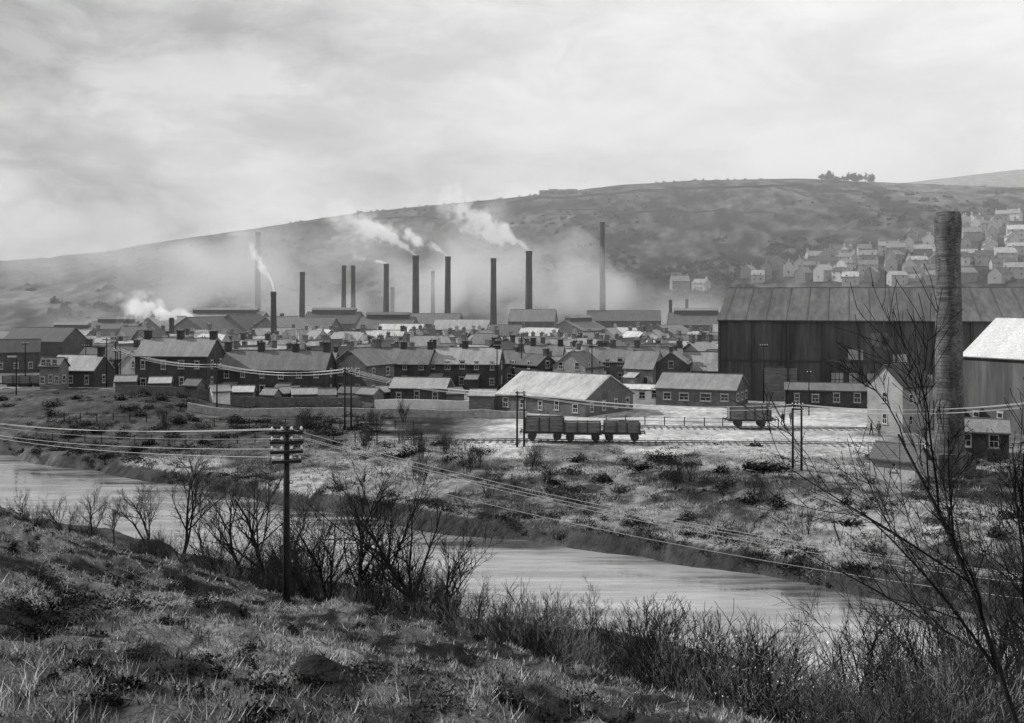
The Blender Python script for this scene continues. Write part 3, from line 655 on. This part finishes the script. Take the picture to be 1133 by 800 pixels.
track('railway_track',8,136,75,131.5)
for px in (603,645,688):
    X=atp(px,121.5); wagon(X,123.2+(X+12)*(-4.7/72),math.atan2(-4.7,72),px!=645,L=4.0 if px>610 else 4.3,h=1.0 if px>610 else 1.45)
X=atp(828,135); wagon(X,136+(X-8)*(-4.5/67),-.067,True,5.0,1.3)
for px in (22,34): 
    Y=186; X=atp(px,Y); wagon(X,Y,-.1,False)
C=[]
for px,py,r in [(835,520,1.0),(850,522,1.2),(865,520,.9),(842,516,.9)]:
    x,y,z=ground(px,py); C.append((x,y,z-.1,r,r*.6,.02))
clumps('rubble_heap',C,500,.2,None)
b=MB()
for i in range(40):
    x,y,z=ground(random.uniform(820,882),random.uniform(512,524)); a=random.uniform(0,3.14); L=random.uniform(.6,1.6); b.tube([(x,y,z+.1),(x+math.cos(a)*L,y+math.sin(a)*L*.6,z+random.uniform(.1,.7))],.06,4)
b.obj('timber_pile',M_woodg)
# ------------------------------------------------------------------ people
def person(px,py,face,stride=.15,cloth=M_cloth):
    Y=CAMZ*F/(py-HY); X=atp(px,Y); z=tz(X,Y); e=empty('person',(X,Y,z),face)
    v=[(0,0,.95),(0,0,1.15),(0,.01,1.38),(0,0,1.5),(0,0,1.56)]
    r=[.15,.14,.16,.06,.055]; E=[(0,1),(1,2),(2,3),(3,4)]
    for s,st in ((-1,stride),(1,-stride)):
        b=len(v); v+=[(s*.1,0,.88),(s*.11,st*.6-.02,.5),(s*.11,st,.09),(s*.12,st-.14,.04)]; r+=[.1,.07,.048,.045]; E+=[(0,b),(b,b+1),(b+1,b+2),(b+2,b+3)]
        b=len(v); v+=[(s*.19,0,1.4),(s*.24,.03-st*.4,1.12),(s*.23,-.06-st*.8,.86)]; r+=[.07,.05,.035]; E+=[(2,b),(b,b+1),(b+1,b+2)]
    me=bpy.data.meshes.new('body'); me.from_pydata(v,E,[]); me.materials.append(cloth); o=link(bpy.data.objects.new('body',me),e)
    md=o.modifiers.new('Skin','SKIN'); sv=me.skin_vertices[0].data
    for i,q in enumerate(r): sv[i].radius=(q*(1.2 if i<3 else 1),q)
    sv[0].use_root=True
    o.modifiers.new('Sub','SUBSURF').levels=1
    hd=MB(); n=10
    prof=[(1.53,.045),(1.56,.06),(1.6,.075),(1.66,.085),(1.7,.08),(1.74,.05),(1.76,.01)]
    hd.tube([(0,-.01,a) for a,_ in prof],[b2 for _,b2 in prof],n); hd.tube([(0,-.085,1.66),(0,-.115,1.63),(0,-.08,1.615)],[.008,.014,.01],5)
    for s in (-1,1): hd.tube([(s*.083,0,1.66),(s*.095,.01,1.63)],[.015,.012],5)
    hd.obj('head',M_skin,e,True)
    hr=MB(); hr.tube([(0,.015,1.67),(0,.015,1.72),(0,.01,1.77),(0,.01,1.785)],[.093,.097,.07,.01],12); hr.box(-.07,.07,-.15,-.06,1.69,1.705); hr.obj('flat_cap',M_hair,e)
    for s,st in ((-1,stride),(1,-stride)):
        hb=MB(); hx,hy,hz=s*.23,-.06-st*.8,.86
        hb.tube([(hx,hy,hz),(hx,hy-.005,hz-.05),(hx,hy-.01,hz-.09)],[.025,.035,.03],6)
        for k in range(4): o2=-.025+k*.017; hb.tube([(hx,hy+o2,hz-.085),(hx,hy+o2-.006,hz-.125),(hx-s*.012,hy+o2-.012,hz-.155-.008*(k in(1,2)))],[.009,.008,.006],5)
        hb.tube([(hx,hy-.03,hz-.04),(hx-s*.01,hy-.055,hz-.075),(hx-s*.015,hy-.06,hz-.1)],[.011,.009,.007],5); hb.obj('hand',M_skin,e,True)
person(866,471,.5,.18); person(875.5,470,-.6,.1,M_cloth2); person(964,482,1.2,.2); person(972.5,483,2.4,.05,M_cloth2)
# ------------------------------------------------------------------ smoke
def smoke(name,X,Y,Z,L,rise,r0,r1,dens,p=.7,yaw=0,seed=0,fade=1.0,sc=.16,em=.34,det=3,rate=1.1):
    m=bpy.data.materials.new('smoke'); m.use_nodes=True; t=m.node_tree; t.nodes.clear()
    out=t.nodes.new('ShaderNodeOutputMaterial'); vs=t.nodes.new('ShaderNodeVolumePrincipled'); t.links.new(vs.outputs[0],out.inputs['Volume'])
    vs.inputs['Color'].default_value=(.97,.97,.97,1); vs.inputs['Anisotropy'].default_value=.1
    tc=t.nodes.new('ShaderNodeTexCoord'); 
    nz=t.nodes.new('ShaderNodeTexNoise'); nz.inputs['Scale'].default_value=sc; nz.inputs['Detail'].default_value=det; nz.inputs['Roughness'].default_value=.62
    mp=t.nodes.new('ShaderNodeMapping'); mp.inputs['Location'].default_value=(seed*13.1,seed*7.7,0); t.links.new(tc.outputs['Object'],mp.inputs[0]); t.links.new(mp.outputs[0],nz.inputs['Vector'])
    sp=t.nodes.new('ShaderNodeSeparateXYZ'); t.links.new(tc.outputs['Object'],sp.inputs[0])
    u=mathn(t,'DIVIDE',mathn(t,'MULTIPLY',sp.outputs[0],-1),L); u=mathn(t,'MAXIMUM',u,0.0005)
    zc=mathn(t,'MULTIPLY',mathn(t,'POWER',u,p),rise); rr=mathn(t,'ADD',mathn(t,'MULTIPLY',mathn(t,'POWER',u,.8),r1-r0),r0)
    dz=mathn(t,'SUBTRACT',sp.outputs[2],zc); dy=sp.outputs[1]
    dist=mathn(t,'DIVIDE',mathn(t,'SQRT',mathn(t,'ADD',mathn(t,'MULTIPLY',dz,dz),mathn(t,'MULTIPLY',dy,dy))),rr)
    nn=maprange(t,nz.outputs['Fac'],.3,.7,-.85,.85)
    k=mathn(t,'ADD',mathn(t,'SUBTRACT',.62,dist),mathn(t,'MULTIPLY',nn,maprange(t,u,0,.3,.25,1)),True)
    k=mathn(t,'MULTIPLY',k,mathn(t,'POWER',mathn(t,'SUBTRACT',1,u,True),fade)); k=mathn(t,'MULTIPLY',k,mathn(t,'DIVIDE',dens,rr))
    k=mathn(t,'MULTIPLY',k,mathn(t,'GREATER_THAN',sp.outputs[0],-L))
    t.links.new(k,vs.inputs['Density']); t.links.new(mathn(t,'MULTIPLY',k,em),vs.inputs['Emission Strength'])  # smoke given its own glow by density, standing in for multiple scattering
    try: m.cycles.volume_step_rate=rate
    except Exception: pass
    b=MB(); b.box(-L,r0*.3,-r1*1.4,r1*1.4,-r0*1.5,rise+r1*1.3); o=b.obj(name,m); o.location=(X,Y,Z); o.rotation_euler[2]=yaw
S=lambda px:tops[px]
x,y,z=S(585); smoke('smoke_plume',x,y,z,36,19,1.3,12,7,.75,0,1,1.0)
x,y,z=S(495); smoke('smoke_plume',x,y,z,42,15,1.2,9,3.6,.7,0,2)
x,y,z=S(460); smoke('smoke_plume',x,y,z,38,19,1.2,10,4.8,.8,0,3,1.1)
x,y,z=S(427); smoke('smoke_plume',x,y,z,14,3,1.0,3,4,.7,0,4)
x,y,z=S(303); smoke('smoke_plume',x,y,z,7,12,.8,3.6,6,.6,0,5,.8,.35)
x,y,z=S(190); smoke('smoke_plume',x+1,y,z,14,2.5,1.2,4,6,.7,0,6,.7,.35)
smoke('smoke_plume',atp(215,345),345,9,24,5,2,7,4.5,.7,0,7,.6)
x,y,z=S(285); smoke('smoke_plume',x,y,z,30,-2,1.2,6,.5,.7,0,8)
smoke('smoke_haze',120,470,4,350,28,22,48,2.3,.8,0,9,.3,.028,.19,1,2.2)
hm=bpy.data.materials.new('valley_haze'); hm.use_nodes=True; t=hm.node_tree; t.nodes.clear(); out=t.nodes.new('ShaderNodeOutputMaterial'); vs=t.nodes.new('ShaderNodeVolumeScatter'); vs.inputs['Color'].default_value=(.9,.9,.9,1); vs.inputs['Density'].default_value=.0006; t.links.new(vs.outputs[0],out.inputs['Volume'])
b=MB(); b.box(-1400,1400,200,1500,-8,230); b.obj('valley_haze',hm)
# ------------------------------------------------------------------ light
src=Vector((-.78,.22,.58)).normalized()
sun=bpy.data.lights.new('sun','SUN'); sun.energy=4.6; sun.angle=math.radians(1.0); sun.color=(1,.995,.985)
so=link(bpy.data.objects.new('sun',sun)); so.rotation_euler=(-src).to_track_quat('-Z','Y').to_euler(); so.location=(0,0,200)
w=bpy.data.worlds.new('World'); scene.world=w; w.use_nodes=True; t=w.node_tree; bg=t.nodes['Background']
sk=t.nodes.new('ShaderNodeTexSky'); sk.sky_type='NISHITA'; sk.sun_disc=False; sk.sun_elevation=math.asin(src.z); sk.sun_rotation=math.atan2(src.x,src.y)
bw=t.nodes.new('ShaderNodeRGBToBW'); t.links.new(sk.outputs[0],bw.inputs[0]); base=mathn(t,'MULTIPLY',bw.outputs[0],.1)
tc=t.nodes.new('ShaderNodeTexCoord'); sp=t.nodes.new('ShaderNodeSeparateXYZ'); t.links.new(tc.outputs['Generated'],sp.inputs[0])
den=mathn(t,'ADD',mathn(t,'ABSOLUTE',sp.outputs[2]),.55); cb=t.nodes.new('ShaderNodeCombineXYZ')
t.links.new(mathn(t,'DIVIDE',sp.outputs[0],den),cb.inputs[0]); t.links.new(mathn(t,'DIVIDE',sp.outputs[1],den),cb.inputs[1]); t.links.new(mathn(t,'MULTIPLY',sp.outputs[2],2.4),cb.inputs[2])
wn=t.nodes.new('ShaderNodeTexNoise'); wn.inputs['Scale'].default_value=4; wn.inputs['Detail'].default_value=3; t.links.new(cb.outputs[0],wn.inputs['Vector'])
va=t.nodes.new('ShaderNodeVectorMath'); va.operation='MULTIPLY_ADD'; t.links.new(wn.outputs['Color'],va.inputs[0]); va.inputs[1].default_value=(.22,.22,.22); t.links.new(cb.outputs[0],va.inputs[2])
n1=noise(t,va.outputs[0],5.5,9,.62); n2=noise(t,va.outputs[0],2.6,4,.5)
cl=mathn(t,'ADD',maprange(t,n1,.40,.60,-.2,.2),maprange(t,n2,.42,.58,-.2,.2))
xr=maprange(t,sp.outputs[0],-.40,.10,0,1); zr=maprange(t,sp.outputs[2],.04,.24,0,1)
dark=mathn(t,'MULTIPLY',mathn(t,'SUBTRACT',1,xr,True),maprange(t,zr,0,1,.45,1))
val=mathn(t,'SUBTRACT',.93,mathn(t,'MULTIPLY',dark,.66))
val=mathn(t,'ADD',val,mathn(t,'MULTIPLY',cl,maprange(t,xr,0,1,.85,.36)))
val=mathn(t,'MAXIMUM',val,.2)
fin=mathn(t,'ADD',mathn(t,'MULTIPLY',val,.92),mathn(t,'MULTIPLY',base,.08))
t.links.new(gray(t,fin),bg.inputs[0]); bg.inputs[1].default_value=1.0
scene.view_settings.view_transform='Standard'; scene.view_settings.look='None'; scene.view_settings.exposure=0
# ------------------------------------------------------------------ camera
cam=bpy.data.cameras.new('camera'); co=link(bpy.data.objects.new('camera',cam)); co.location=(0,0,CAMZ); co.rotation_euler=(math.radians(90),0,0)
cam.sensor_width=36; cam.lens=36*F/1133; cam.shift_y=-(400-HY)/1133; cam.clip_end=6000; cam.clip_start=.1; scene.camera=co
print('cam ground',tz(0,0),'objs',len(bpy.data.objects))
